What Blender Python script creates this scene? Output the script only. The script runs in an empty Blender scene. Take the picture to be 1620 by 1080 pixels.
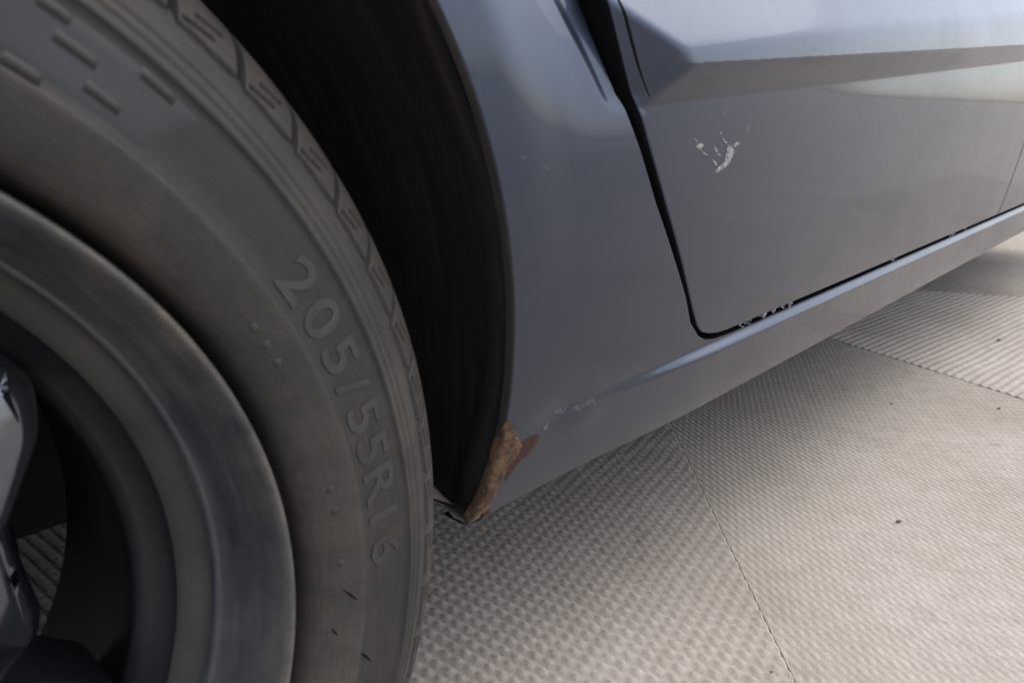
import bpy, math, random
import numpy as np
from mathutils import Matrix, Vector
random.seed(4); rng = np.random.default_rng(4)
S = bpy.context.scene
COL = S.collection
R = math.radians
WZ = .308                                   # height of the wheel centre above the paving (loaded tyre)

# ------------------------------------------------------------------ camera
cam = bpy.data.objects.new('camera', bpy.data.cameras.new('camera')); COL.objects.link(cam)
right = Vector((.70055, -.71360, -.00266)); up = Vector((.22415, .21651, .95020)); fwd = Vector((.67749, .66626, -.31163))
M = Matrix((right, up, -fwd)).transposed().to_4x4(); M.translation = Vector((.0919, -.3414, .1919+WZ))
cam.matrix_world = M
cam.data.sensor_width = 36; cam.data.lens = 25.6
cam.data.clip_start = .01; cam.data.clip_end = 2000
cam.data.dof.use_dof = True; cam.data.dof.focus_distance = .60; cam.data.dof.aperture_fstop = 11.0
S.camera = cam

# ------------------------------------------------------------------ sky, sun, exposure
SUN_EL, SUN_AZ = 58, 128                    # soft, high; azimuth is compass-like (0 = +Y, 90 = +X)
w = bpy.data.worlds.new('World'); S.world = w; w.use_nodes = True
nt = w.node_tree; bg = nt.nodes['Background']
sky = nt.nodes.new('ShaderNodeTexSky'); sky.sky_type = 'NISHITA'; sky.sun_disc = False
sky.sun_elevation = R(SUN_EL); sky.sun_rotation = R(SUN_AZ); sky.air_density = 1.0; sky.dust_density = 3.0; sky.ozone_density = 1.0
hs = nt.nodes.new('ShaderNodeHueSaturation'); hs.inputs['Saturation'].default_value = .68
nt.links.new(sky.outputs[0], hs.inputs['Color']); nt.links.new(hs.outputs[0], bg.inputs[0]); bg.inputs[1].default_value = .15
sun = bpy.data.objects.new('sun', bpy.data.lights.new('sun', 'SUN')); COL.objects.link(sun)
sun.data.energy = .6; sun.data.angle = R(75); sun.data.color = (1, .975, .945)
az = R(SUN_AZ); el = R(SUN_EL)
sd = Vector((math.sin(az)*math.cos(el), math.cos(az)*math.cos(el), math.sin(el)))
sun.rotation_euler = sd.to_track_quat('Z', 'Y').to_euler()
S.view_settings.view_transform = 'Standard'; S.view_settings.look = 'None'
S.view_settings.gamma = 1; S.view_settings.use_curve_mapping = False
S.view_settings.exposure = 1.0
S.render.engine = 'CYCLES'; S.render.use_motion_blur = False

# ------------------------------------------------------------------ material helpers
class Mat:
    def __init__(s, name, base, rough=.5, metallic=0., **kw):
        s.m = bpy.data.materials.new(name); s.m.use_nodes = True
        s.t = s.m.node_tree; s.b = s.t.nodes['Principled BSDF']
        s.set('Base Color', (*base, 1)); s.set('Roughness', rough); s.set('Metallic', metallic)
        for k, v in kw.items(): s.set(k.replace('_', ' '), v)
        s.tc = None
    def set(s, k, v): s.b.inputs[k].default_value = v
    def n(s, typ, **kw):
        o = s.t.nodes.new('ShaderNode'+typ)
        for k, v in kw.items(): setattr(o, k, v)
        return o
    def l(s, a, b): s.t.links.new(a, b)
    def coord(s, scale=(1, 1, 1), kind='Object', rot=(0, 0, 0)):
        if s.tc is None: s.tc = s.n('TexCoord')
        mp = s.n('Mapping'); mp.inputs['Scale'].default_value = scale; mp.inputs['Rotation'].default_value = rot
        s.l(s.tc.outputs[kind], mp.inputs[0]); return mp.outputs[0]
    def noise(s, vec, scale, detail=4, rough=.55, dist=0):
        o = s.n('TexNoise'); o.inputs['Scale'].default_value = scale; o.inputs['Detail'].default_value = detail
        o.inputs['Roughness'].default_value = rough; o.inputs['Distortion'].default_value = dist; s.l(vec, o.inputs['Vector']); return o.outputs['Fac']
    def ramp(s, fac, stops):
        o = s.n('ValToRGB'); e = o.color_ramp.elements
        while len(e) < len(stops): e.new(.5)
        for k, (p, c) in zip(e, stops): k.position = p; k.color = (*c, 1) if len(c) == 3 else c
        s.l(fac, o.inputs[0]); return o.outputs[0]
    def val(s, fac, a, b, c=0, d=1):
        o = s.n('MapRange'); o.inputs[1].default_value = a; o.inputs[2].default_value = b; o.inputs[3].default_value = c; o.inputs[4].default_value = d
        s.l(fac, o.inputs[0]); return o.outputs[0]
    def mix(s, fac, a, b, blend='MIX'):
        o = s.n('Mix', data_type='RGBA', blend_type=blend)
        for i, v in ((0, fac), (6, a), (7, b)):
            if isinstance(v, bpy.types.NodeSocket): s.l(v, o.inputs[i])
            else: o.inputs[i].default_value = v if i == 0 else (*v, 1)
        return o.outputs[2]
    def math(s, op, a, b=0.):
        o = s.n('Math', operation=op)
        for i, v in ((0, a), (1, b)):
            if isinstance(v, bpy.types.NodeSocket): s.l(v, o.inputs[i])
            else: o.inputs[i].default_value = v
        return o.outputs[0]
    def polar(s, kr, ka):
        v = s.coord(); x = s.n('SeparateXYZ'); s.l(v, x.inputs[0])
        r = s.math('SQRT', s.math('ADD', s.math('MULTIPLY', x.outputs[0], x.outputs[0]), s.math('MULTIPLY', x.outputs[2], x.outputs[2])))
        a = s.math('ARCTAN2', x.outputs[2], x.outputs[0])
        c = s.n('CombineXYZ'); s.l(s.math('MULTIPLY', r, kr), c.inputs[0]); s.l(s.math('MULTIPLY', a, ka), c.inputs[1])
        return c.outputs[0]
    def bump(s, h, strength, dist=.001):
        o = s.n('Bump'); o.inputs['Strength'].default_value = strength; o.inputs['Distance'].default_value = dist
        s.l(h, o.inputs['Height'])
        s.l(o.outputs[0], s.b.inputs['Normal'])
    def to(s, sock, k): s.l(sock, s.b.inputs[k])

# car paint: blue-grey metallic under clear coat, with a film of dust
P_ = Mat('blue_grey_paint', (.10, .11, .14), .42, .88, Coat_Weight=.6, Coat_Roughness=.06, Coat_IOR=1.45)
v = P_.coord()
dust = P_.val(P_.noise(v, 9, 5, .6), .42, .75)
fine = P_.val(P_.noise(v, 160, 3, .6), .55, .75)
df = P_.math('MULTIPLY', P_.math('ADD', dust, fine), .14)
P_.to(P_.mix(df, (.032, .043, .070), (.074, .078, .088)), 'Base Color')
P_.to(P_.math('ADD', P_.math('MULTIPLY', df, .6), .36), 'Roughness')
P_.to(P_.math('ADD', P_.math('MULTIPLY', df, .5), .04), 'Coat Roughness')
P_.bump(P_.noise(v, 22, 2, .5), .035, .004)
PAINT = P_.m

# rubber with a grey-brown bloom of road dust, more of it near the rim
T_ = Mat('dusty_rubber', (.03, .03, .03), .72)
v = T_.coord()
sx = T_.n('SeparateXYZ'); T_.l(v, sx.inputs[0])
rad = T_.math('SQRT', T_.math('ADD', T_.math('MULTIPLY', sx.outputs[0], sx.outputs[0]), T_.math('MULTIPLY', sx.outputs[2], sx.outputs[2])))
innerb = T_.math('MAXIMUM', T_.val(rad, .247, .2445), T_.val(rad, .272, .2765))
n1 = T_.noise(v, 11, 7, .68, .5); n2 = T_.noise(v, 110, 5, .65); n3 = T_.noise(v, 420, 3, .6)
st = T_.noise(T_.polar(900, 7), 1, 4, .6)
blot = T_.val(n1, .38, .66)
dustc = T_.ramp(blot, [(0, (.026, .026, .027)), (.40, (.038, .034, .030)), (1, (.078, .060, .044))])
cl = T_.math('ADD', T_.math('MULTIPLY', T_.val(n2, .3, .75), .26), T_.math('ADD', T_.math('MULTIPLY', innerb, .46), T_.val(st, .35, .75, -.04, .30)))
T_.to(T_.mix(T_.math('MULTIPLY', cl, T_.val(n3, .25, .6, .75, 1.05)), (.0085, .008, .0083), dustc), 'Base Color')
T_.bump(T_.math('ADD', T_.math('MULTIPLY', st, .7), T_.math('ADD', n2, T_.math('MULTIPLY', n3, .5))), .38, .0008)
RUBBER = T_.m
L_ = Mat('worn_rubber_lettering', (.085, .084, .086), .6); v = L_.coord()
L_.to(L_.ramp(L_.noise(v, 60, 4), [(.3, (.016, .0155, .016)), (.75, (.034, .032, .031))]), 'Base Color'); LETTER = L_.m

# wheel finishes
W_ = Mat('dusty_dark_alloy', (.07, .074, .08), .42, .35); v = W_.coord()
wn = W_.math('ADD', W_.math('MULTIPLY', W_.noise(W_.polar(260, 3.5), 1, 6, .7), .6), W_.math('MULTIPLY', W_.noise(v, 18, 6, .65, .4), .5))
W_.to(W_.ramp(wn, [(.40, (.046, .051, .058)), (.54, (.066, .070, .075)), (.64, (.092, .092, .089)), (.78, (.15, .136, .115))]), 'Base Color')
sxw = W_.n('SeparateXYZ'); W_.l(W_.polar(1, 1), sxw.inputs[0])
edge_ = W_.math('MULTIPLY', W_.val(sxw.outputs[0], .2065, .2145), W_.val(W_.noise(v, 30, 6, .7), .40, .66))
wcol = W_.b.inputs['Base Color'].links[0].from_socket
W_.to(W_.mix(W_.math('MULTIPLY', edge_, .75), wcol, (.17, .145, .115)), 'Base Color')
W_.to(W_.val(wn, .4, .7, .26, .62), 'Roughness'); W_.bump(W_.math('ADD', W_.noise(v, 220, 4), W_.noise(W_.polar(1500, 9), 1, 3)), .18, .0005); LIP = W_.m
B_ = Mat('brown_dusty_barrel', (.04, .037, .034), .7, .1); v = B_.coord()
B_.to(B_.ramp(B_.noise(v, 20, 5), [(.3, (.030, .028, .026)), (.8, (.066, .060, .052))]), 'Base Color'); BARREL = B_.m
G_ = Mat('gloss_black_lacquer', (.075, .08, .10), .25, .9, Coat_Weight=1., Coat_Roughness=.08); v = G_.coord()
G_.to(G_.val(G_.noise(v, 60, 5, .7), .45, .8, .12, .4), 'Roughness'); G_.bump(G_.noise(v, 45, 2), .22, .003); SPOKE = G_.m
Y_ = Mat('black_barrel', (.010, .010, .012), .42); BLACKB = Y_.m
D_ = Mat('brake_steel', (.05, .045, .042), .6, .5); DISC = D_.m
K_ = Mat('black_plastic_liner', (.012, .011, .010), .8); v = K_.coord()
K_.to(K_.ramp(K_.noise(K_.coord((5, 70, 5)), 1.6, 7, .68), [(.34, (.010, .0085, .007)), (.56, (.026, .021, .016)), (.8, (.070, .056, .042))]), 'Base Color'); K_.bump(K_.noise(v, 300, 2), .3, .0006); LINER = K_.m
J_ = Mat('black_seal_and_gap_shade', (.004, .004, .004), .8, Specular_IOR_Level=.1); SEAL_SHADE = J_.m  # jamb black; also painted on as shade in shut gaps and door-edge crease
U_ = Mat('underbody_black', (.012, .011, .010), .85); UNDER = U_.m
# damage
X_ = Mat('tan_bare_primer', (.20, .13, .07), .85); v = X_.coord()
X_.to(X_.ramp(X_.noise(v, 95, 8, .72, .6), [(.34, (.014, .006, .003)), (.45, (.045, .021, .009)), (.54, (.088, .050, .023)), (.66, (.125, .080, .042)), (.85, (.15, .115, .078))]), 'Base Color')
X_.bump(X_.noise(v, 400, 4), .6, .0012); TAN = X_.m
X_ = Mat('dark_red_rust', (.05, .016, .01), .85); v = X_.coord()
X_.to(X_.ramp(X_.noise(v, 300, 5, .65), [(.3, (.010, .004, .003)), (.55, (.035, .010, .006)), (.85, (.08, .028, .016))]), 'Base Color')
X_.bump(X_.noise(v, 600, 4), .6, .001); RUST = X_.m
X_ = Mat('scraped_white', (.5, .5, .5), .7); v = X_.coord()
X_.to(X_.ramp(X_.noise(v, 420, 4, .6), [(.3, (.20, .20, .21)), (.5, (.36, .36, .35)), (.75, (.52, .51, .49))]), 'Base Color')
wa = X_.n('Attribute', attribute_name='wear'); X_.to(X_.math('MULTIPLY', X_.val(X_.noise(v, 500, 5, .7), .30, .60, 0, .9), X_.val(wa.outputs['Fac'], 0, .8)), 'Alpha'); SCRAPE = X_.m
X_ = Mat('faint_scuff', (.19, .19, .205), .6); v = X_.coord((1, 1, 1), 'Object', (0, .5, 0))
wa = X_.n('Attribute', attribute_name='wear'); X_.to(X_.math('MULTIPLY', X_.val(X_.noise(v, 300, 6, .78), .36, .72, 0, .75), X_.val(wa.outputs['Fac'], 0, .8)), 'Alpha'); SCUFF = X_.m
X_ = Mat('bright_seam_chip', (.20, .21, .235), .4); v = X_.coord((1, 1, 1))
wa = X_.n('Attribute', attribute_name='wear'); X_.to(X_.math('MULTIPLY', X_.val(X_.noise(v, 260, 4, .7), .46, .6), X_.val(wa.outputs['Fac'], 0, .8)), 'Alpha'); CHIP = X_.m
# paving: beige cast concrete
def paving(name, tint=(1, 1, 1)):
    C_ = Mat(name, (.4, .37, .34), .85); v = C_.coord()
    big = C_.noise(v, 3.2, 6, .6); mid = C_.noise(v, 38, 5, .65); sm = C_.noise(v, 260, 4, .6)
    col = C_.ramp(big, [(.3, (.40, .350, .295)), (.55, (.50, .447, .388)), (.8, (.55, .50, .445))])
    col = C_.mix(C_.val(mid, .30, .62, .38, 0), col, (.28, .235, .19))
    col = C_.mix(C_.val(sm, .35, .65, .30, 0), col, (.27, .235, .20))
    spot = C_.val(C_.noise(v, 17, 5, .6), .62, .74, 0, .40)
    col = C_.mix(spot, col, (.17, .15, .13))
    C_.to(col, 'Base Color'); C_.bump(sm, .35, .0012)
    return C_
TILE = paving('beige_cast_paving').m
G2 = paving('beige_paving_far'); GROUND = G2.m
X_ = Mat('dry_dirt_crumb', (.10, .07, .045), .9); CRUMB = X_.m

# ------------------------------------------------------------------ mesh helpers
def link(name, me, mats, parent=None):
    o = bpy.data.objects.new(name, me); COL.objects.link(o)
    for m in (mats if isinstance(mats, (list, tuple)) else [mats]):
        if m and m.name not in [x.name for x in me.materials if x]: me.materials.append(m)
    if parent: o.parent = parent
    return o
def raw(verts, faces, smooth=True, normals=None, flip=False):
    me = bpy.data.meshes.new('m')
    if flip: faces = [tuple(reversed(f)) for f in faces]
    me.from_pydata([tuple(map(float, v)) for v in verts], [], [tuple(map(int, f)) for f in faces])
    me.polygons.foreach_set('use_smooth', [smooth]*len(me.polygons)); me.update()
    if normals is not None: me.normals_split_custom_set_from_vertices([tuple(n) for n in normals])
    return me
def gridfaces(nr, nc, off=0, wrap=False):
    f = []
    for i in range(nr-1):
        for j in range(nc if wrap else nc-1):
            a = off+i*nc+j; b = off+i*nc+(j+1) % nc
            f.append((a, b, b+nc, a+nc))
    return f
def tag(o, label=None, cat=None, group=None, kind=None):
    for k, v in (('label', label), ('category', cat), ('group', group), ('kind', kind)):
        if v: o[k] = v
    return o
def box(x0, x1, y0, y1, z0, z1, bev=0.):
    import bmesh
    bm = bmesh.new(); bmesh.ops.create_cube(bm, size=1)
    for v in bm.verts: v.co = ((x0+x1)/2+v.co.x*(x1-x0), (y0+y1)/2+v.co.y*(y1-y0), (z0+z1)/2+v.co.z*(z1-z0))
    if bev: bmesh.ops.bevel(bm, geom=bm.edges[:], offset=bev, segments=2, affect='EDGES')
    me = bpy.data.meshes.new('m'); bm.to_mesh(me); bm.free(); return me

# ------------------------------------------------------------------ car body surface: y = -F(x, z), z measured from the wheel centre
def sst(a, b, x):
    t = (x-a)/(b-a); t = 0. if t < 0 else 1. if t > 1 else t
    return t*t*(3-2*t)
def smin(a, b, k):
    h = max(k-abs(a-b), 0.)/k
    return min(a, b)-h*h*k*.25
def interp(xs, ys, x):
    n = len(xs)
    if x <= xs[0]: return ys[0]+(x-xs[0])*(ys[1]-ys[0])/(xs[1]-xs[0])
    if x >= xs[-1]: return ys[-1]+(x-xs[-1])*(ys[-1]-ys[-2])/(xs[-1]-xs[-2])
    i = 0
    while x > xs[i+1]: i += 1
    def m(k):
        if k == 0: return (ys[1]-ys[0])/(xs[1]-xs[0])
        if k == n-1: return (ys[-1]-ys[-2])/(xs[-1]-xs[-2])
        return (ys[k+1]-ys[k-1])/(xs[k+1]-xs[k-1])
    h = xs[i+1]-xs[i]; t = (x-xs[i])/h
    return (2*t**3-3*t*t+1)*ys[i]+(t**3-2*t*t+t)*h*m(i)+(-2*t**3+3*t*t)*ys[i+1]+(t**3-t*t)*h*m(i+1)
def lin(pts, x):                              # pts sorted by first entry
    if x <= pts[0][0]: return pts[0][1]
    for (a, b), (c, d) in zip(pts, pts[1:]):
        if x <= c: return b+(d-b)*(x-a)/(c-a)
    return pts[-1][1]
PZ = [-.08, -.03, 0, .033, .074, .116, .154, .19, .22, .26, .35, .5, .65, .8]
PV = [.052, .0695, .0775, .0855, .0918, .0972, .1008, .1030, .1034, .1020, .093, .068, .034, -.01]
def P(z): return interp(PZ, PV, z)
def zc(x): return .2138+.0603*(x-.498)        # height of the crease along the doors
def door_F(x, z):
    t = z-zc(x); w = sst(.60, 1.30, x); s = 0.
    H = .0125
    g = (t+.0205)/.0205; g = 0 if g < 0 else 1 if g > 1 else g
    s += H*(.4*g*g*(3-2*g)+.6*g)
    zl = .1995-.0155*max(0, x-.66); zu = zc(x)-.021; D = max(0., zu-zl)
    if D > 0:
        e = .004; d1 = z-zl; d2 = z-zu
        s -= .11*(.5*(d1+math.sqrt(d1*d1+e*e))-.5*(d2+math.sqrt(d2*d2+e*e)))*sst(.62, .80, x)
    if t > 0:
        lip = .0095+.036*max(0, x-.46)
        u = t
        k = .004
        # softened knee between lip (near vertical) and shoulder (faces the sky)
        d = u-lip; soft = .5*(d+math.sqrt(d*d+k*k))-.5*(-lip+math.sqrt(lip*lip+k*k))
        s -= .10*u+.52*soft-.55*min(max(d, 0), .25)**2
    if x < .60:
        ramp = -.0008+.38*(x-lin(DL, z)-.004)
        s = s+(smin(s, ramp, .0030)-s)*sst(.183, .197, z)
    return P(z)+s
ACZ, AR = .04, .35                            # wheel arch circle
ZS = .0135
def fender_F(x, z):
    d = math.hypot(x, z-ACZ)-AR
    s = -.0028*sst(.016, .050, d)*sst(.06, .22, z)
    s -= .60*max(0., z-.165)**1.5*sst(.02, .075, d)
    xs = .4071-.64*(z-.197)
    s -= .0014*sst(-.0045, .0045, x-xs)*sst(.186, .197, z)
    f = sst(.40, .58, x)
    s += .0062*f*(1-sst(ZS-.0015, ZS+.0062, z))
    # pushed-in dents of the lower corner
    s -= .0016*math.exp(-((x-.395)/.018)**2-((z-.016)/.010)**2)
    s += .0008*math.exp(-((x-.425)/.014)**2-((z-.004)/.009)**2)
    return P(z)+s
def nrm(F, x, z, e=.0004):
    fx = (F(x+e, z)-F(x-e, z))/(2*e); fz = (F(x, z+e)-F(x, z-e))/(2*e)
    v = Vector((-fx, -1, -fz)); v.normalize(); return v
def spaced(a, b, n, p=1.): return [a+(b-a)*(i/(n-1))**p for i in range(n)]

class Panel:
    """sheet metal: rows in z, columns in x, with folded edges on the sides asked for"""
    def __init__(s): s.v = []; s.f = []; s.n = []; s.dark = {}
    def grid(s, F, rows, xl, xr, cols, left=None, right=None, bottom=None, dark='', depth=0):
        R_ = []
        zs = [(z, 0., 0.) for z in rows]
        lo = [(-.0022, .022), (-.0020, .0035), (-.0008, .0008)]; ll = [(-.0012, depth), (-.0011, .0022), (-.0005, .0005)] if depth else lo
        if bottom: zs = [(rows[0], a, b) for a, b in lo]+zs
        for (z, dz, dyz) in zs:
            a, b = xl(z), xr(z); row = [(a+(b-a)*c, 0., 0.) for c in cols]
            if left: row = [(a, p*left, q_) for p, q_ in ll]+row
            if right: row = row+[(b, -p*right, q_) for p, q_ in reversed(lo)]
            for (x, dx, dyx) in row:
                y = -F(x, z)+max(dyz, dyx); s.v.append((x+dx, y, z+dz+WZ))
                n = nrm(F, x, z)
                if dx or dz:
                    k = max(dyz, dyx); e = Vector((math.copysign(1, dx) if dx else 0, 0, -1 if dz else 0)).normalized()
                    n = (n*(1 if k < .001 else .25 if k < .01 else 0)+e).normalized()
                s.n.append(n)
            R_.append(len(row))
        nc = R_[0]; off = len(s.v)-nc*len(R_)
        f0 = len(s.f); s.f += gridfaces(len(R_), nc, off)
        for i in range(len(R_)-1):
            for j in range(nc-1):
                if ('l' in dark and j < 2) or ('b' in dark and i < 2): s.dark[f0+i*(nc-1)+j] = 1
                elif 'r' in dark and j >= nc-3: s.dark[f0+i*(nc-1)+j] = 2
    def build(s, name, mat, parent, mat2=None):
        o = link(name, raw(s.v, s.f, True, s.n), [mat, mat2] if mat2 else mat, parent)
        if mat2: o.data.materials.append(SEAL_SHADE)  # folds along shut gaps coloured black, gap shade put into the colour
        for k, i in s.dark.items(): o.data.polygons[k].material_index = i
        return o

GL = [(.0193, .66), (.0200, .60), (.0212, .5734), (.0245, .558), (.0302, .5458), (.0451, .5282), (.0666, .5145), (.1014, .4874), (.1359, .4605), (.1761, .4334), (.1939, .4222), (.1945, .4205), (.2136, .4094), (.2388, .398), (.30, .372), (.40, .338), (.62, .318)]
DL = [(.0258, .590), (.0266, .575), (.0290, .562), (.0330, .550), (.0397, .5414), (.0543, .5295), (.0952, .5005), (.1308, .4739), (.1689, .4468), (.1924, .4312), (.208, .4221), (.2396, .4062), (.30, .380), (.40, .346), (.62, .326)]
def arch_x(z):
    q = AR*AR-(z-ACZ)**2
    x = math.sqrt(q) if q > 0 else 0.
    if z < -.022: x -= (-.022-z)*.35
    return x
car = bpy.data.objects.new('car', None); COL.objects.link(car)
tag(car, 'dark blue-grey car with dusty front tyre and rusted wheel arch corner', 'car')

# fender: behind, above and in front of the wheel
zr = [.0193, .0197, .0202, .0209, .0217, .0228, .0243, .0262, .0285, .0315]+spaced(.035, .185, 52)[:]+spaced(.1875, .198, 12)+spaced(.201, .27, 24)+spaced(.28, .385, 18)
cf = sorted(set([0, .004, .012, .024]+[i/70 for i in range(1, 70)]+[.992, 1]))
fp = Panel()
fp.grid(fender_F, zr, arch_x, lambda z: lin(GL, z), cf, left=1, right=1, dark='lr', depth=.006)
fp.grid(fender_F, spaced(.389, .62, 14), lambda z: -.46, lambda z: lin(GL, z), [i/30 for i in range(31)], right=1, bottom=True)
fp.grid(fender_F, spaced(-.03, .389, 50), lambda z: -.46, lambda z: -arch_x(z), [i/14 for i in range(15)], right=1)
fender = fp.build('front_fender', PAINT, car, LINER)
# sill below fender and doors
sp = Panel()
cs = [0, .002, .005]+[((i/150)**1.5) for i in range(4, 151)]
cs = sorted(set(cs))
def sill_F(x, z): return fender_F(x, z)
sp.grid(sill_F, spaced(-.0385, .0135, 20)+[.0145, .0155, .0165, .0175, .0185, .0193], arch_x, lambda z: 2.6, cs, left=1, bottom=True, dark='l', depth=.006)
# top ledge of the sill, turned in under the doors
ex = spaced(.5734, 2.6, 60, 1.4); off = len(sp.v)
for dy, dz, nz in ((0, 0, .75), (.0012, .0004, .93), (.004, .0007, 1), (.03, -.001, 1)):
    for x in ex:
        sp.v.append((x, -sill_F(x, .0193)+dy+.00005, .0193+dz+WZ)); sp.n.append(Vector((0, -math.sqrt(1-nz*nz), nz)))
sp.f += gridfaces(4, len(ex), off)
sill = sp.build('sill', PAINT, car, LINER)
# doors
dz = [.0258, .0262, .0266, .0272, .0280, .0292, .0308, .033, .0365, .04]+spaced(.046, .182, 40)+spaced(.1845, .262, 62)+spaced(.266, .36, 26)+spaced(.38, .62, 10)
dc = sorted(set([0, .0006, .0018, .004]+[(i/120)**1.35 for i in range(1, 121)]))
dp = Panel(); dp.grid(door_F, dz, lambda z: lin(DL, z), lambda z: 1.4262, dc, left=1, right=1, bottom=True, dark='lbr')  # flange folds blackened in place of gap shade
door = dp.build('front_door', PAINT, car, SEAL_SHADE)
rp = Panel(); rp.grid(door_F, dz, lambda z: 1.4318, lambda z: 2.6, [i/24 for i in range(25)], left=1, bottom=True, dark='lb')
rear = rp.build('rear_door', PAINT, car, SEAL_SHADE)
# black jamb behind the shut lines
jp = Panel(); jp.grid(lambda x, z: P(z)-.019, spaced(.004, .62, 20), lambda z: .375-.25*max(0, z-.24), lambda z: 2.6, [i/20 for i in range(21)])
jp.build('door_jamb', SEAL_SHADE, car)
# black strip painted as the shaded door-edge crease beside the upper shut line
ep = []
for i in range(21):
    z = .1945+(.275-.1945)*i/20; x = lin(DL, z)+.0062+.0030*(1-i/20)**6; wd = .0003+.0007*min(1, i/6)
    for dx, dy in ((-wd, -.0001), (-wd*.4, -.0004), (wd*.4, -.0004), (wd, -.0001)):
        ep.append((x+dx, -door_F(x+dx, z)+dy, z+WZ))
link('crease_shade_strip', raw(ep, gridfaces(21, 4)), SEAL_SHADE, door)

# wheel arch liner
lv = []; th = spaced(R(-14), R(194), 90)
prof = [(.0050, .3492), (.0075, .3512), (.018, .3545), (.028, .3560), (.031, .3640), (.036, .3680), (.10, .3705), (.26, .3720)]
for t in th:
    for dy, r in prof:
        z = ACZ+r*math.sin(t); x = r*math.cos(t)
        wob = .0012*math.sin(9*t)+.0008*math.sin(23*t+dy*40)
        lv.append((x+wob*math.cos(t), -fender_F(AR*abs(math.cos(t))*1.0, ACZ+AR*math.sin(t))+dy, z+wob*math.sin(t)+WZ))
liner = link('arch_liner', raw(lv, gridfaces(len(th), len(prof), 0)), LINER, car)
# crumpled flange and clip at the liner's lower end
fl = []
for i in range(13):
    u = i/12
    for j, (dx, dzz) in enumerate(((-.012, .006), (-.006, .001), (0, -.004), (.010, -.005))):
        fl.append((.3365+dx+.004*math.sin(5*u), -.066+.085*u, -.0385+dzz+.003*math.sin(7*u+1)+.004*math.sin(u*3)+WZ))
link('liner_flange', raw(fl, gridfaces(13, 4)), LINER, liner)
tb = []
for i in range(9):
    u = i/8-.5
    for j in range(5):
        t = j/4-.5
        tb.append((.3340+.014*t+.003*u, -.0340+.028*u, -.0285-.010*t+.0035*(1-4*u*u)*(1-4*t*t)+.004*u+WZ))
X_ = Mat('dusty_clip', (.16, .135, .115), .6); link('liner_clip', raw(tb, gridfaces(9, 5)), X_.m, liner)

# closed dark body put in behind the panels to block light: inner wing, floor
link('inner_wing', box(-.60, .60, .22, .30, -.10+WZ, .62+WZ), UNDER, car)
link('floor_pan', box(.386, 3.2, -.052, 1.45, -.034+WZ, .60+WZ, .01), UNDER, car)
link('engine_bay', box(-.60, .386, .0, 1.45, .44+WZ, .60+WZ), UNDER, car)
link('front_subframe', box(-.60, .386, .30, 1.45, -.12+WZ, .30+WZ), UNDER, car)

link('under_car_shade_box', box(-.75, 3.2, .60, 1.40, .190, .270), UNDER, car)  # unseen box added to darken the paving beneath the car

# ------------------------------------------------------------------ wheel (slightly steered)
STEER = .0498
def wheel_part(name, me, mat, parent=car):
    o = link(name, me, mat, parent); o.location = (0, 0, WZ); o.rotation_euler = (0, 0, STEER); return o
def lathe(prof, n, clamp=None, a0=0., a1=2*math.pi):
    full = abs(a1-a0-2*math.pi) < 1e-6
    v = []; m = n if full else n+1
    for i in range(m):
        a = a0+(a1-a0)*i/n
        for o, r in prof:
            z = r*math.sin(a)
            if clamp is not None and z < clamp: z = clamp
            v.append((r*math.cos(a), -o, z))
    nc = len(prof); f = []
    for i in range(n):
        for j in range(nc-1):
            a = i*nc+j; b = ((i+1) % m)*nc+j
            f.append((a, b, b+1, a+1))
    return v, f
side = [(.0600, .2180), (.0760, .2200), (.0850, .2216), (.0900, .2228), (.0938, .2246), (.0962, .2272), (.0988, .2315), (.1010, .2370), (.1024, .2430), (.1028, .2448), (.1026, .2455), (.1018, .2462), (.1015, .2540), (.1011, .2620), (.1007, .2700), (.1004, .2724), (.1007, .2731), (.1015, .2738), (.1013, .2750), (.0999, .2760), (.0991, .2776), (.0996, .2786), (.0993, .2796), (.0981, .2806), (.0977, .2818), (.0982, .2828), (.0976, .2840), (.0950, .2875), (.0922, .2910), (.0885, .2948)]
crown = [(.0835, .2962), (.0780, .2990), (.0700, .3015), (.0560, .3040), (.0540, .3140), (.0330, .3158), (.0325, .3085), (.0240, .3085), (.0235, .3160), (.0060, .3165)]
half = side+crown
tp = half+[(-o, r) for o, r in reversed(half)]
tv, tf = lathe(tp, 240, -WZ+.0025)
tyre = wheel_part('tyre', raw(tv, tf), RUBBER)
def side_o(r):
    for (o1, r1), (o2, r2) in zip(side, side[1:]):
        if r1 <= r <= r2: return o1+(o2-o1)*(r-r1)/max(r2-r1, 1e-9)
    return side[-1][0]
# shoulder blocks
NB = 62; step = 2*math.pi/NB
bprof = [(.0930, .2898), (.0916, .2925), (.0900, .2955), (.0880, .2985), (.0857, .3015), (.0828, .3045), (.0790, .3075), (.0740, .3100), (.0680, .3120), (.0610, .3133), (.0570, .3138)]
def res(pr, n):
    L = [0]
    for (o1, r1), (o2, r2) in zip(pr, pr[1:]): L.append(L[-1]+math.hypot(o2-o1, r2-r1))
    out = []
    for i in range(n+1):
        t = L[-1]*(i/n)**1.5
        k = max(j for j in range(len(L)-1) if L[j] <= t+1e-12); f = (t-L[k])/(L[k+1]-L[k])
        out.append((interp(L, [p[0] for p in pr], t), interp(L, [p[1] for p in pr], t), t))
    return out
bfine = res(bprof, 56); na, npf = 64, len(bfine); bv = []; LT = bfine[-1][2]; BL = step*.30
def skew(t): return step*(.06+.52*(t/LT)**.9)
sip = [((.92, .0052), (.44, .0080)), ((.70, .0112), (.26, .0140)), ((.98, .0020), (.03, .0030))]
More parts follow.
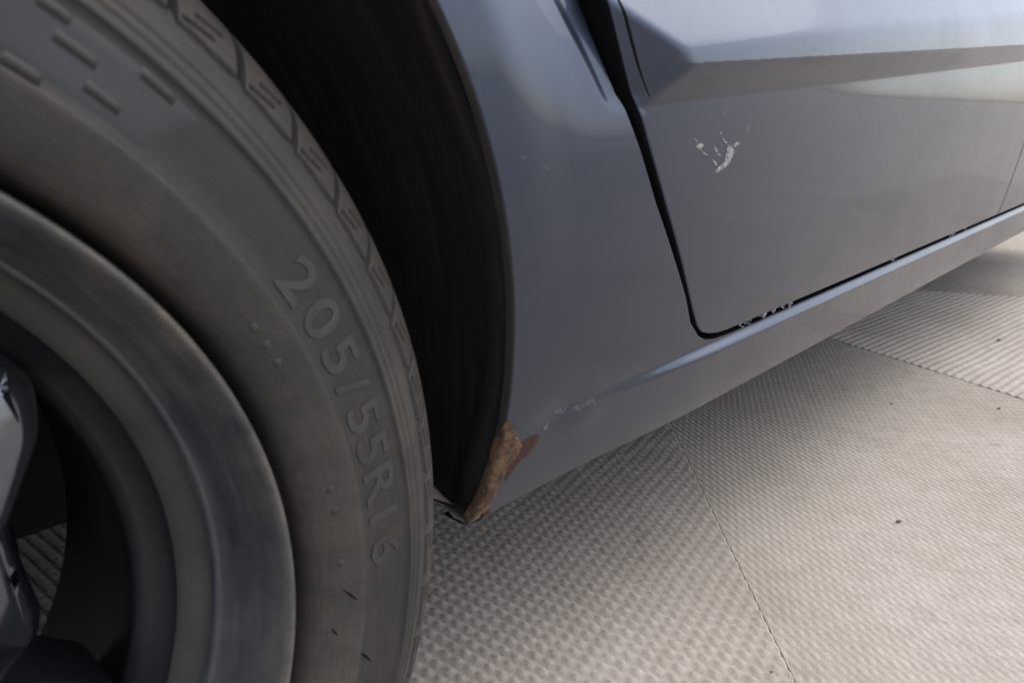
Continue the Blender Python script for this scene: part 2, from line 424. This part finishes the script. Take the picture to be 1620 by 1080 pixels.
def segd(px, py, a, b):
    dx, dy = b[0]-a[0], b[1]-a[1]; t = max(0, min(1, ((px-a[0])*dx+(py-a[1])*dy)/(dx*dx+dy*dy)))
    return math.hypot(px-a[0]-t*dx, py-a[1]-t*dy)
for i in range(na+1):
    u = i/na
    for k, (o, r, t) in enumerate(bfine):
        a = u*step*.875+skew(t)
        d = .0014*sst(0, .003, t)-.0004
        if i in (0, na): d = -.0065
        elif i in (1, na-1): d -= .0004
        elif k == 0: d = -.0015
        else:
            for (p, q_) in sip:
                d -= .0055*(1-sst(.00055, .00095, segd(u*BL, t, (p[0]*BL, p[1]), (q_[0]*BL, q_[1]))))
            pass
        bv.append(((r+d)*math.cos(a), -(o+d*.6), (r+d)*math.sin(a)))
bme = raw(bv, gridfaces(na+1, npf), False); bme.materials.append(RUBBER)
for i in range(NB):
    a = i*step+.030
    deg = math.degrees(a+step*.5+.08) % 360
    if 252 < deg < 288: continue
    o = bpy.data.objects.new('tread_block', bme); COL.objects.link(o); o.parent = tyre; o.rotation_euler = (0, -a, 0)
# size marking and moulded bars, raised out of the sidewall
def sidewall_text(ch, deg, r0=.2590, size=.0240, h=.0003, name='raised_character'):
    cu = bpy.data.curves.new('t', 'FONT'); cu.body = ch; cu.size = size; cu.align_x = 'CENTER'; cu.extrude = h*.5; cu.bevel_depth = 0; cu.offset = .0004; cu.resolution_u = 4
    ob = bpy.data.objects.new('t', cu); COL.objects.link(ob); bpy.context.view_layer.update()
    me = bpy.data.meshes.new_from_object(ob.evaluated_get(bpy.context.evaluated_depsgraph_get()))
    bpy.data.objects.remove(ob); bpy.data.curves.remove(cu)
    for v in me.vertices:
        r = r0-size*.36+v.co.y; a = R(deg)-v.co.x*1.32/r0
        o = side_o(r)+v.co.z+.00020
        v.co = (r*math.cos(a), -o, r*math.sin(a))
    me.update()
    ob = link(name, me, LETTER, tyre); return ob
for ch, deg in (('2', 29.4), ('0', 25.1), ('5', 20.8), ('/', 17.3), ('5', 13.7), ('5', 9.9), ('R', 5.9), ('1', 2.0), ('6', -2.0)): sidewall_text(ch, deg)
def bar(r0, r1, a0, a1, h=.0008, mat=RUBBER, name='moulded_bar', n=8):
    v = []
    for i in range(n+1):
        a = R(a0+(a1-a0)*i/n); e = i in (0, n)
        for r, d in ((r0, -.0006), (r0+.0006, h), (r1-.0006, h), (r1, -.0006)):
            o = side_o(r)+(-.0006 if e else d); v.append((r*math.cos(a), -o, r*math.sin(a)))
    return link(name, raw(v, gridfaces(n+1, 4)), mat, tyre)
for a in (28.6, 26.4, 24.2, 8.0, 5.2, -1.5): bar(.2322, .2358, a-.55, a+.55, .0005, LETTER, 'moulded_mark', 4)
X_ = Mat('clean_dark_rubber', (.010, .009, .009), .6); DARKR = X_.m
for r, a0, a1 in ((.2545, 47.9, 51.1), (.2686, 45.5, 48.8), (.2616, 50.5, 53.9), (.2482, 52.7, 55.6), (.2677, 53.0, 55.4), (.2545, 57, 60.5), (.2616, 56.5, 60), (.2686, 58, 61.5)):
    bar(r-.0022, r+.0022, a0, a1, .0006, DARKR)
# smooth lettering panel that starts above the size marking
X_ = Mat('panel_rubber', (.068, .070, .075), .62); v = X_.coord()
X_.to(X_.ramp(X_.noise(v, 22, 5), [(.3, (.013, .014, .016)), (.75, (.027, .028, .031))]), 'Base Color')
pv = []
for i in range(41):
    for j in range(9):
        r = .2468+.0252*j/8; a = R(43.0+(1-j/8)*2.5+30*i/40)
        pv.append((r*math.cos(a), -(side_o(r)+.00022+(-.0007 if i == 0 or j in (0, 8) else 0)), r*math.sin(a)))
link('sidewall_panel', raw(pv, gridfaces(41, 9)), X_.m, tyre)
# thin cuts in the lower sidewall
for (ra, aa, rb, ab) in ((.2343, -4.8, .2415, -6.75), (.2439, -13.2, .2543, -15.3), (.2300, -9.5, .2330, -10.6)):
    c = []
    for i in range(7):
        u = i/6; r = ra+(rb-ra)*u; a = R(aa+(ab-aa)*u); wd = .00035*math.sin(math.pi*u)+.00005
        for sgn in (-1, 1): c.append(((r+sgn*wd)*math.cos(a+sgn*wd/r), -(side_o(r)+.00015), (r+sgn*wd)*math.sin(a+sgn*wd/r)))
    link('sidewall_cut', raw(c, gridfaces(7, 2)), SEAL_SHADE, tyre)

# rim
lipp = [(.0600, .2168), (.0820, .2170), (.0880, .2168), (.0905, .2160), (.0910, .2148), (.0900, .2136), (.0868, .2122), (.0800, .2098), (.0700, .2060), (.0600, .2024), (.0545, .2002), (.0538, .1995), (.0536, .1987), (.0524, .1978), (.0498, .1970)]
lv2, lf2 = lathe(lipp, 200)
rim = wheel_part('wheel_rim', raw(lv2, lf2), LIP)
ringp = [(.0498, .1970), (.0470, .1960), (.0455, .1935), (.0430, .1895), (.0405, .1868), (.0390, .1860)]
rv, rf = lathe(ringp, 200); link('rim_step', raw(rv, rf), BARREL, rim)
barp = [(.0390, .1860), (.0340, .1835), (.0290, .1770), (.0255, .1730), (.0220, .1715), (.0210, .1735), (.0160, .1745), (.0060, .1730), (-.0300, .1740), (-.0600, .1765), (-.0850, .1800), (-.0880, .1900), (-.0930, .2120), (-.0900, .2170)]
bv2, bf2 = lathe(barp, 160); link('barrel', raw(bv2, bf2), BLACKB, rim)
# five double spokes
import bmesh
def spoke_mesh():
    bm = bmesh.new()
    def front(r): return .0440+.038*(1-(r/.175)**2)
    def slab(pol, drop, steps):
        o_ = [Vector((r*math.cos(R(a)), r*math.sin(R(a)))) for r, a in pol]; out = []; m_ = len(o_)
        for i in range(m_):
            p0, p1, p2, p3 = o_[i-1], o_[i], o_[(i+1) % m_], o_[(i+2) % m_]
            for k in range(4):
                t = k/4; out.append(.5*((2*p1)+(p2-p0)*t+(2*p0-5*p1+4*p2-p3)*t*t+(3*p1-p0-3*p2+p3)*t**3))
        n = len(out)
        area = sum(out[i-1].x*out[i].y-out[i].x*out[i-1].y for i in range(n)); sg = 1 if area > 0 else -1
        rings = []
        for inset, do in steps:
            ring = []
            for i in range(n):
                t = (out[(i+1) % n]-out[i-1]).normalized(); c = out[i]+Vector((-t.y, t.x))*inset*sg
                ring.append(bm.verts.new((c.x, -(front(c.length)+do-drop), c.y)))
            rings.append(ring)
        for a_, b_ in zip(rings, rings[1:]):
            for i in range(n): bm.faces.new((a_[i-1], a_[i], b_[i], b_[i-1]))
        f = bm.faces.new(rings[-1]); bmesh.ops.triangulate(bm, faces=[f])
    arm = [(.040, 60), (.085, 48), (.120, 42.5), (.150, 39.5), (.165, 38), (.1735, 37), (.1742, 34.5), (.1725, 31.5), (.163, 27.2), (.151, 24.2), (.134, 19.8), (.120, 16.5), (.085, 13), (.045, 12)]
    st = ((0, -.050), (0, -.012), (.0004, -.0085), (.0013, -.0056), (.0028, -.0030), (.0048, -.0013), (.0075, -.0003), (.0095, 0.))
    slab(arm, 0, st); slab([(r, 7-a_) for r, a_ in arm], 0, st)
    web = [(.04, 30), (.125, 22), (.1355, 19), (.1372, 14), (.1350, 8), (.1340, 3.5), (.1350, -1), (.1372, -7), (.1355, -12), (.125, -15), (.04, -23)]
    slab(web, .036, ((0, -.035), (0, -.008), (.003, -.002), (.007, 0)))
    bmesh.ops.recalc_face_normals(bm, faces=bm.faces[:])
    me = bpy.data.meshes.new('m'); bm.to_mesh(me); bm.free()
    me.polygons.foreach_set('use_smooth', [True]*len(me.polygons)); me.materials.append(SPOKE); return me
sme = spoke_mesh()
for i in range(5):
    o = bpy.data.objects.new('double_spoke', sme); COL.objects.link(o); o.parent = rim; o.rotation_euler = (0, -R(72)*i, 0)
hv, hf = lathe([(.086, .0005), (.086, .022), (.084, .027), (.079, .030), (.076, .045), (.066, .060), (-.01, .064)], 60)
link('hub', raw(hv, hf), SPOKE, rim)
dv, df_ = lathe([(-.018, .070), (-.018, .1285), (-.020, .130), (-.030, .130), (-.032, .1285), (-.032, .06)], 96)
disc = wheel_part('brake_disc', raw(dv, df_), DISC)
wheel_part('brake_caliper', box(.085, .150, -.005, .075, .045, .135, .008), UNDER)
wheel_part('axle_knuckle', box(-.07, .11, .035, .20, -.05, .10, .01), UNDER)

# ------------------------------------------------------------------ damage on the paint
def patch(name, pts, F, mat, parent, lift=.0004, inset=.15, seg=2):
    """flake lying on the skin: fan from the middle, edge on the skin, middle slightly proud"""
    fine = []
    n = len(pts)
    for i in range(n):
        a, b = pts[i], pts[(i+1) % n]
        for k in range(seg):
            u = k/seg; j = 0 if k == 0 else .12
            L = math.hypot(b[0]-a[0], b[1]-a[1])
            fine.append((a[0]+(b[0]-a[0])*u+random.uniform(-j, j)*L, a[1]+(b[1]-a[1])*u+random.uniform(-j, j)*L))
    cx = sum(p[0] for p in fine)/len(fine); cz = sum(p[1] for p in fine)/len(fine)
    m = len(fine)
    bm = bmesh.new()
    lo = [bm.verts.new((x, -F(x, z)-.00015, z+WZ)) for x, z in fine]
    hi = []
    for x, z in fine:
        x2 = x+(cx-x)*inset; z2 = z+(cz-z)*inset; hi.append(bm.verts.new((x2, -F(x2, z2)-lift, z2+WZ)))
    for i in range(m): bm.faces.new((lo[i-1], lo[i], hi[i], hi[i-1]))
    f = bm.faces.new(hi); bmesh.ops.triangulate(bm, faces=[f])
    bmesh.ops.recalc_face_normals(bm, faces=bm.faces[:])
    me = bpy.data.meshes.new('m'); bm.to_mesh(me); bm.free()
    at = me.attributes.new('wear', 'FLOAT', 'POINT'); at.data.foreach_set('value', [0.]*m+[1.]*(len(me.vertices)-m))
    return link(name, me, mat, parent)
def sub(pts): return pts
# tan strip where the paint has come off the arch corner
tR = [(.3517, .0264), (.3556, .0205), (.3596, .0145), (.3640, .0095), (.3671, .003), (.3643, -.0033), (.3598, -.0059), (.357, -.0122), (.3548, -.0189), (.3525, -.0248), (.3504, -.0326), (.3475, -.0375)]
tv_ = []; sub_ = 7; nn_ = (len(tR)-1)*sub_+1
for i in range(nn_):
    k = min(i//sub_, len(tR)-2); fr = i/sub_-k
    tx = tR[k][0]+(tR[k+1][0]-tR[k][0])*fr; tz = tR[k][1]+(tR[k+1][1]-tR[k][1])*fr
    ez_ = .0264-.0636*(i/(nn_-1)); ax = arch_x(ez_)
    jt = random.uniform(-.0007, .0006)
    for j in range(10):
        t = j/9; x = ax+(tx+jt-ax)*t; z = ez_+(tz+jt-ez_)*t
        d = .0004+.0002*random.uniform(-1, 1)
        tv_.append((x, -fender_F(x, z)-(d if 0 < j < 9 else .0002), z+WZ))
def pre(i): 
    x, y, z = tv_[i*10]; k = min(1, .1+i/20); return [(x-.0014, y+.0065*k, z), (x-.0013, y+.003*k, z), (x-.0006, y+.0006, z)]
order = []
for i in range(nn_): order += pre(i)+tv_[i*10:(i+1)*10]
rustpatch = tag(link('rust_patch', raw(order, gridfaces(nn_, 13)), TAN, fender), 'tan corroded strip on the arch corner')
tag(patch('rust_spot', [(.3669, .0067), (.3729, .0078), (.3794, .0072), (.3820, .0043), (.3789, -.0009), (.3754, -.0048), (.3687, -.0075), (.3640, -.0118), (.3600, -.0170), (.3575, -.0175), (.3590, -.0080), (.3600, .0060), (.3640, .0090)], fender_F, RUST, fender, .00022, .05, 5), 'dark red rust spot beside the tan strip')
patch('rust_spot', [(.3440, -.0350), (.3500, -.0345), (.3510, -.0380), (.3440, -.0384)], fender_F, RUST, fender, .0016, .2)
for pts in ([(.3865, .0164), (.3925, .0187), (.4071, .0182), (.4017, .0133)], [(.408, .0157), (.4229, .0167), (.4279, .0132), (.414, .0105)], [(.4197, .0168), (.4257, .0176), (.4353, .0089), (.4302, .0106)], [(.3833, .0087), (.3872, .0139), (.3902, .0115), (.3864, .0058)], [(.3401, .1676), (.3434, .1685), (.3452, .1667)], [(.3577, .1643), (.3636, .1597), (.3623, .1595), (.3569, .1631)]):
    patch('scuff_mark', pts, fender_F, SCUFF, fender, .00025, .5, 4)
scr = [[(0.5206, 0.1491), (0.525, 0.1474), (0.5319, 0.1503), (0.5401, 0.1532), (0.5449, 0.1613), (0.5407, 0.1657), (0.5337, 0.1662), (0.5327, 0.1619), (0.5326, 0.1569), (0.5294, 0.1527), (0.5248, 0.1516)],
 [(0.5407, 0.1657), (0.5459, 0.1674), (0.5503, 0.1664), (0.5468, 0.1646), (0.543, 0.1636)], [(0.5342, 0.1662), (0.5331, 0.1661), (0.5229, 0.1707), (0.5239, 0.171)],
 [(0.5191, 0.1747), (0.5207, 0.1748), (0.5242, 0.1727), (0.5228, 0.1724)], [(0.4938, 0.1665), (0.4968, 0.1684), (0.502, 0.168), (0.5051, 0.166), (0.502, 0.1659), (0.5001, 0.1636), (0.4969, 0.1643)],
 [(0.5006, 0.1638), (0.5016, 0.1638), (0.5108, 0.1605), (0.5098, 0.1602)], [(0.491, 0.1715), (0.492, 0.1714), (0.4962, 0.1687), (0.4956, 0.1685)],
 [(0.5152, 0.1656), (0.5178, 0.1658), (0.5215, 0.1624), (0.5226, 0.1607), (0.5274, 0.1591), (0.5264, 0.1589), (0.5178, 0.162)], [(0.5147, 0.1579), (0.5165, 0.1575), (0.5242, 0.1536), (0.5233, 0.1529), (0.5188, 0.1552)],
 [(0.5203, 0.1865), (0.5228, 0.1872), (0.5264, 0.1862), (0.5252, 0.1843), (0.5219, 0.1844)], [(0.5221, 0.1797), (0.5243, 0.1796), (0.5268, 0.1783), (0.5248, 0.1778)], [(0.5514, 0.1741), (0.5546, 0.1774), (0.5599, 0.1756), (0.5586, 0.1723), (0.5538, 0.1721)]]
for i, pts in enumerate(scr): patch('scrape_mark', pts, door_F, SCRAPE if i < 9 else SCUFF, door, .0003, .34, 3)
for x, z, s in ((.6168, .2262, .0028), (.6496, .19, .0016), (.6927, .1842, .0018), (.5393, .1999, .0014), (.5395, .0546, .0012), (.60, .199, .001)):
    patch('paint_chip', [(x+s*math.cos(a)*random.uniform(.5, 1), z+1.3*s*math.sin(a)*random.uniform(.5, 1)) for a in (0, 1.2, 2.5, 3.8, 5.1)], door_F, SCUFF, door, .0003, .2)
for x, z, s in ((1.2222, -.0206, .0035), (.6116, -.0121, .0015), (.75, -.02, .0012)):
    patch('paint_chip', [(x+s*math.cos(a)*random.uniform(.5, 1), z+s*math.sin(a)*random.uniform(.5, 1)) for a in (0, 1.2, 2.5, 3.8, 5.1)], sill_F, SCUFF, sill, .0003, .2)
# flaking along the lower edge of the door
for x0, x1, k in ((.598, .650, 5), (.657, .705, 5), (.947, .98, 2), (1.14, 1.26, 4)):
    for i in range(k):
        x = random.uniform(x0, x1); a = random.uniform(.002, .006)*(1+x*.6)
        patch('seam_flake', [(x-a, .0252), (x-a*.3, .0268+random.uniform(0, .0012)), (x+a*.5, .0262+random.uniform(0, .001)), (x+a, .0246), (x+a*.2, .0212-random.uniform(0, .0008))], lambda x, z: door_F(x, .026), CHIP, door, .0004, .2)

# ------------------------------------------------------------------ paving with cast relief
U = Vector((math.cos(R(-7.5)), math.sin(R(-7.5)))); V = Vector((-U.y, U.x))
def rows_relief(x, y, a, b, amp):             # beaded ribs on the lattice a (along the rib), b (to the next rib)
    det = a[0]*b[1]-a[1]*b[0]
    i = (x*b[1]-y*b[0])/det; j = (a[0]*y-a[1]*x)/det
    wob = .06*np.sin(37*x+11*y)+.05*np.sin(23*y-9*x)
    rib = .5+.5*np.cos(2*np.pi*(j+wob)); bead = .5+.5*np.cos(2*np.pi*(i+wob))
    h = rib**.8*(.62+.38*bead)+.16*(1-rib)*(.5-.5*np.cos(2*np.pi*(i+.5*0+wob)))
    return amp*h
def herring(x, y, a, b, amp):                  # courses of slanted strands with short upright ones between
    det = a[0]*b[1]-a[1]*b[0]
    i = (x*b[1]-y*b[0])/det; j = (a[0]*y-a[1]*x)/det
    i = i+.07*np.sin(19*x+7*y); j = j+.05*np.sin(13*y-11*x)
    f = j-np.floor(j); first = f < .56
    ph = np.where(first, i-2.0*(f-.28), i+.35*(f-.78)+.5)
    strand = .5+.5*np.cos(2*np.pi*ph)
    e = np.where(first, f/.56, (f-.56)/.44); edge = 1-np.abs(2*e-1)**3
    return amp*(np.where(first, strand**.8, .75*strand**.6)*(.2+.8*edge))
def tile(corners, n1, n2, relief, g1=1., g2=1.):
    """bilinear patch of paving; corners anticlockwise, relief evaluated in place; rounded drop at its edges"""
    A, B, C_, D = [np.array(c, float) for c in corners]
    s = np.linspace(0, 1, n1)**g1; t = np.linspace(0, 1, n2)**g2
    s = np.concatenate([[0], s, [1]]); t = np.concatenate([[0], t, [1]])
    Sg, Tg = np.meshgrid(s, t, indexing='ij')
    XY = ((1-Sg)*(1-Tg))[..., None]*A+(Sg*(1-Tg))[..., None]*B+(Sg*Tg)[..., None]*C_+((1-Sg)*Tg)[..., None]*D
    x, y = XY[..., 0], XY[..., 1]
    z = relief(x, y)+.0008*np.sin(5*x+3*y)
    z[0, :] = z[-1, :] = -.012; z[:, 0] = z[:, -1] = -.012
    n, m = x.shape
    co = np.stack([x, y, z], -1).reshape(-1, 3).astype(np.float32)
    idx = np.arange(n*m).reshape(n, m)
    q = np.stack([idx[:-1, :-1], idx[1:, :-1], idx[1:, 1:], idx[:-1, 1:]], -1).reshape(-1, 4).astype(np.int32)
    me = bpy.data.meshes.new('m'); me.vertices.add(len(co)); me.vertices.foreach_set('co', co.ravel())
    me.loops.add(q.size); me.loops.foreach_set('vertex_index', q.ravel())
    me.polygons.add(len(q)); me.polygons.foreach_set('loop_start', np.arange(0, q.size, 4, dtype=np.int32)); me.polygons.foreach_set('loop_total', np.full(len(q), 4, np.int32))
    me.polygons.foreach_set('use_smooth', np.ones(len(q), bool)); me.update(calc_edges=True); me.validate()
    return me
ground = link('ground', raw([(-300, -300, -.010), (300, -300, -.010), (300, 300, -.010), (-300, 300, -.010)], [(0, 1, 2, 3)], False), GROUND)
tag(ground, kind='structure')
pav = bpy.data.objects.new('paving', None); COL.objects.link(pav); tag(pav, kind='structure')
def s1(y): return 1.0525+(y-.2404)*1.030       # oblique joint
def s2(y): return 1.612+y*.30                  # cross joint
def s3(y): return 2.405-y*.50
G = .0011
RA = lambda x, y: rows_relief(x, y, (.0017, -.0151), (.0132, .0030), .0042)
RC = lambda x, y: rows_relief(x, y, (.0240*U.x, .0240*U.y), (.0161*V.x, .0161*V.y), .0032)
RD = lambda x, y: rows_relief(x, y, (.0150*V.x, .0150*V.y), (.0161*U.x, .0161*U.y), .0042)
RB = lambda x, y: herring(x, y, (.0059, -.0081), (-.0135, -.0080), .0016)
for name, cs_, n1, n2, rel in (
    ('paving_tile', [(-.35, -.62), (s1(-.62)-G, -.62), (s1(.75)-G, .75), (-.35, .75)], 420, 480, RA),
    ('paving_tile', [(s1(-.75)+G, -.75), (s2(-.75)-G, -.75), (s2(.75)-G, .75), (s1(.75)+G, .75)], 520, 560, RB),
    ('paving_tile', [(s2(-.75)+G, -.75), (s3(-.75)-G, -.75), (s3(.75)-G, .75), (s2(.75)+G, .75)], 330, 520, RC),
    ('paving_tile', [(s3(-.75)+G, -.75), (4.2, -.75), (4.2, .75), (s3(.75)+G, .75)], 480, 380, RD)):
    link(name, tile(cs_, n1, n2, rel), TILE, pav)
# loose grit
gv = []; gf = []
def crumb(x, y, s, l=1.6, a=0.):
    o = len(gv); c, d = math.cos(a), math.sin(a)
    for ring, (rr, h) in enumerate(((.7, .0), (1, .45), (.55, .9))):
        for k in range(6):
            t = k*math.pi/3; px = l*rr*s*math.cos(t)*random.uniform(.8, 1.2); py = rr*s*math.sin(t)*random.uniform(.8, 1.2)
            gv.append((x+px*c-py*d, y+px*d+py*c, .0018+h*s))
    for r_ in range(2):
        for k in range(6): gf.append((o+r_*6+k, o+r_*6+(k+1) % 6, o+r_*6+6+(k+1) % 6, o+r_*6+6+k))
    gf.append(tuple(o+12+k for k in range(6)))
for x, y, s in ((.995, -.1287, .0022), (1.4887, -.1314, .0022), (1.9191, -.0393, .004), (.6449, -.1311, .0010), (1.3847, .0073, .0016)):
    crumb(x, y, s, 1.8, random.uniform(-1.2, 0))
for i in range(60): crumb(random.uniform(.45, 1.9), random.uniform(-.4, .3), random.uniform(.0003, .0007), 1.4, random.uniform(0, 6))
tag(link('grit', raw(gv, gf, False), CRUMB), 'dark crumbs of dry dirt scattered on the beige paving', 'grit', kind='stuff')
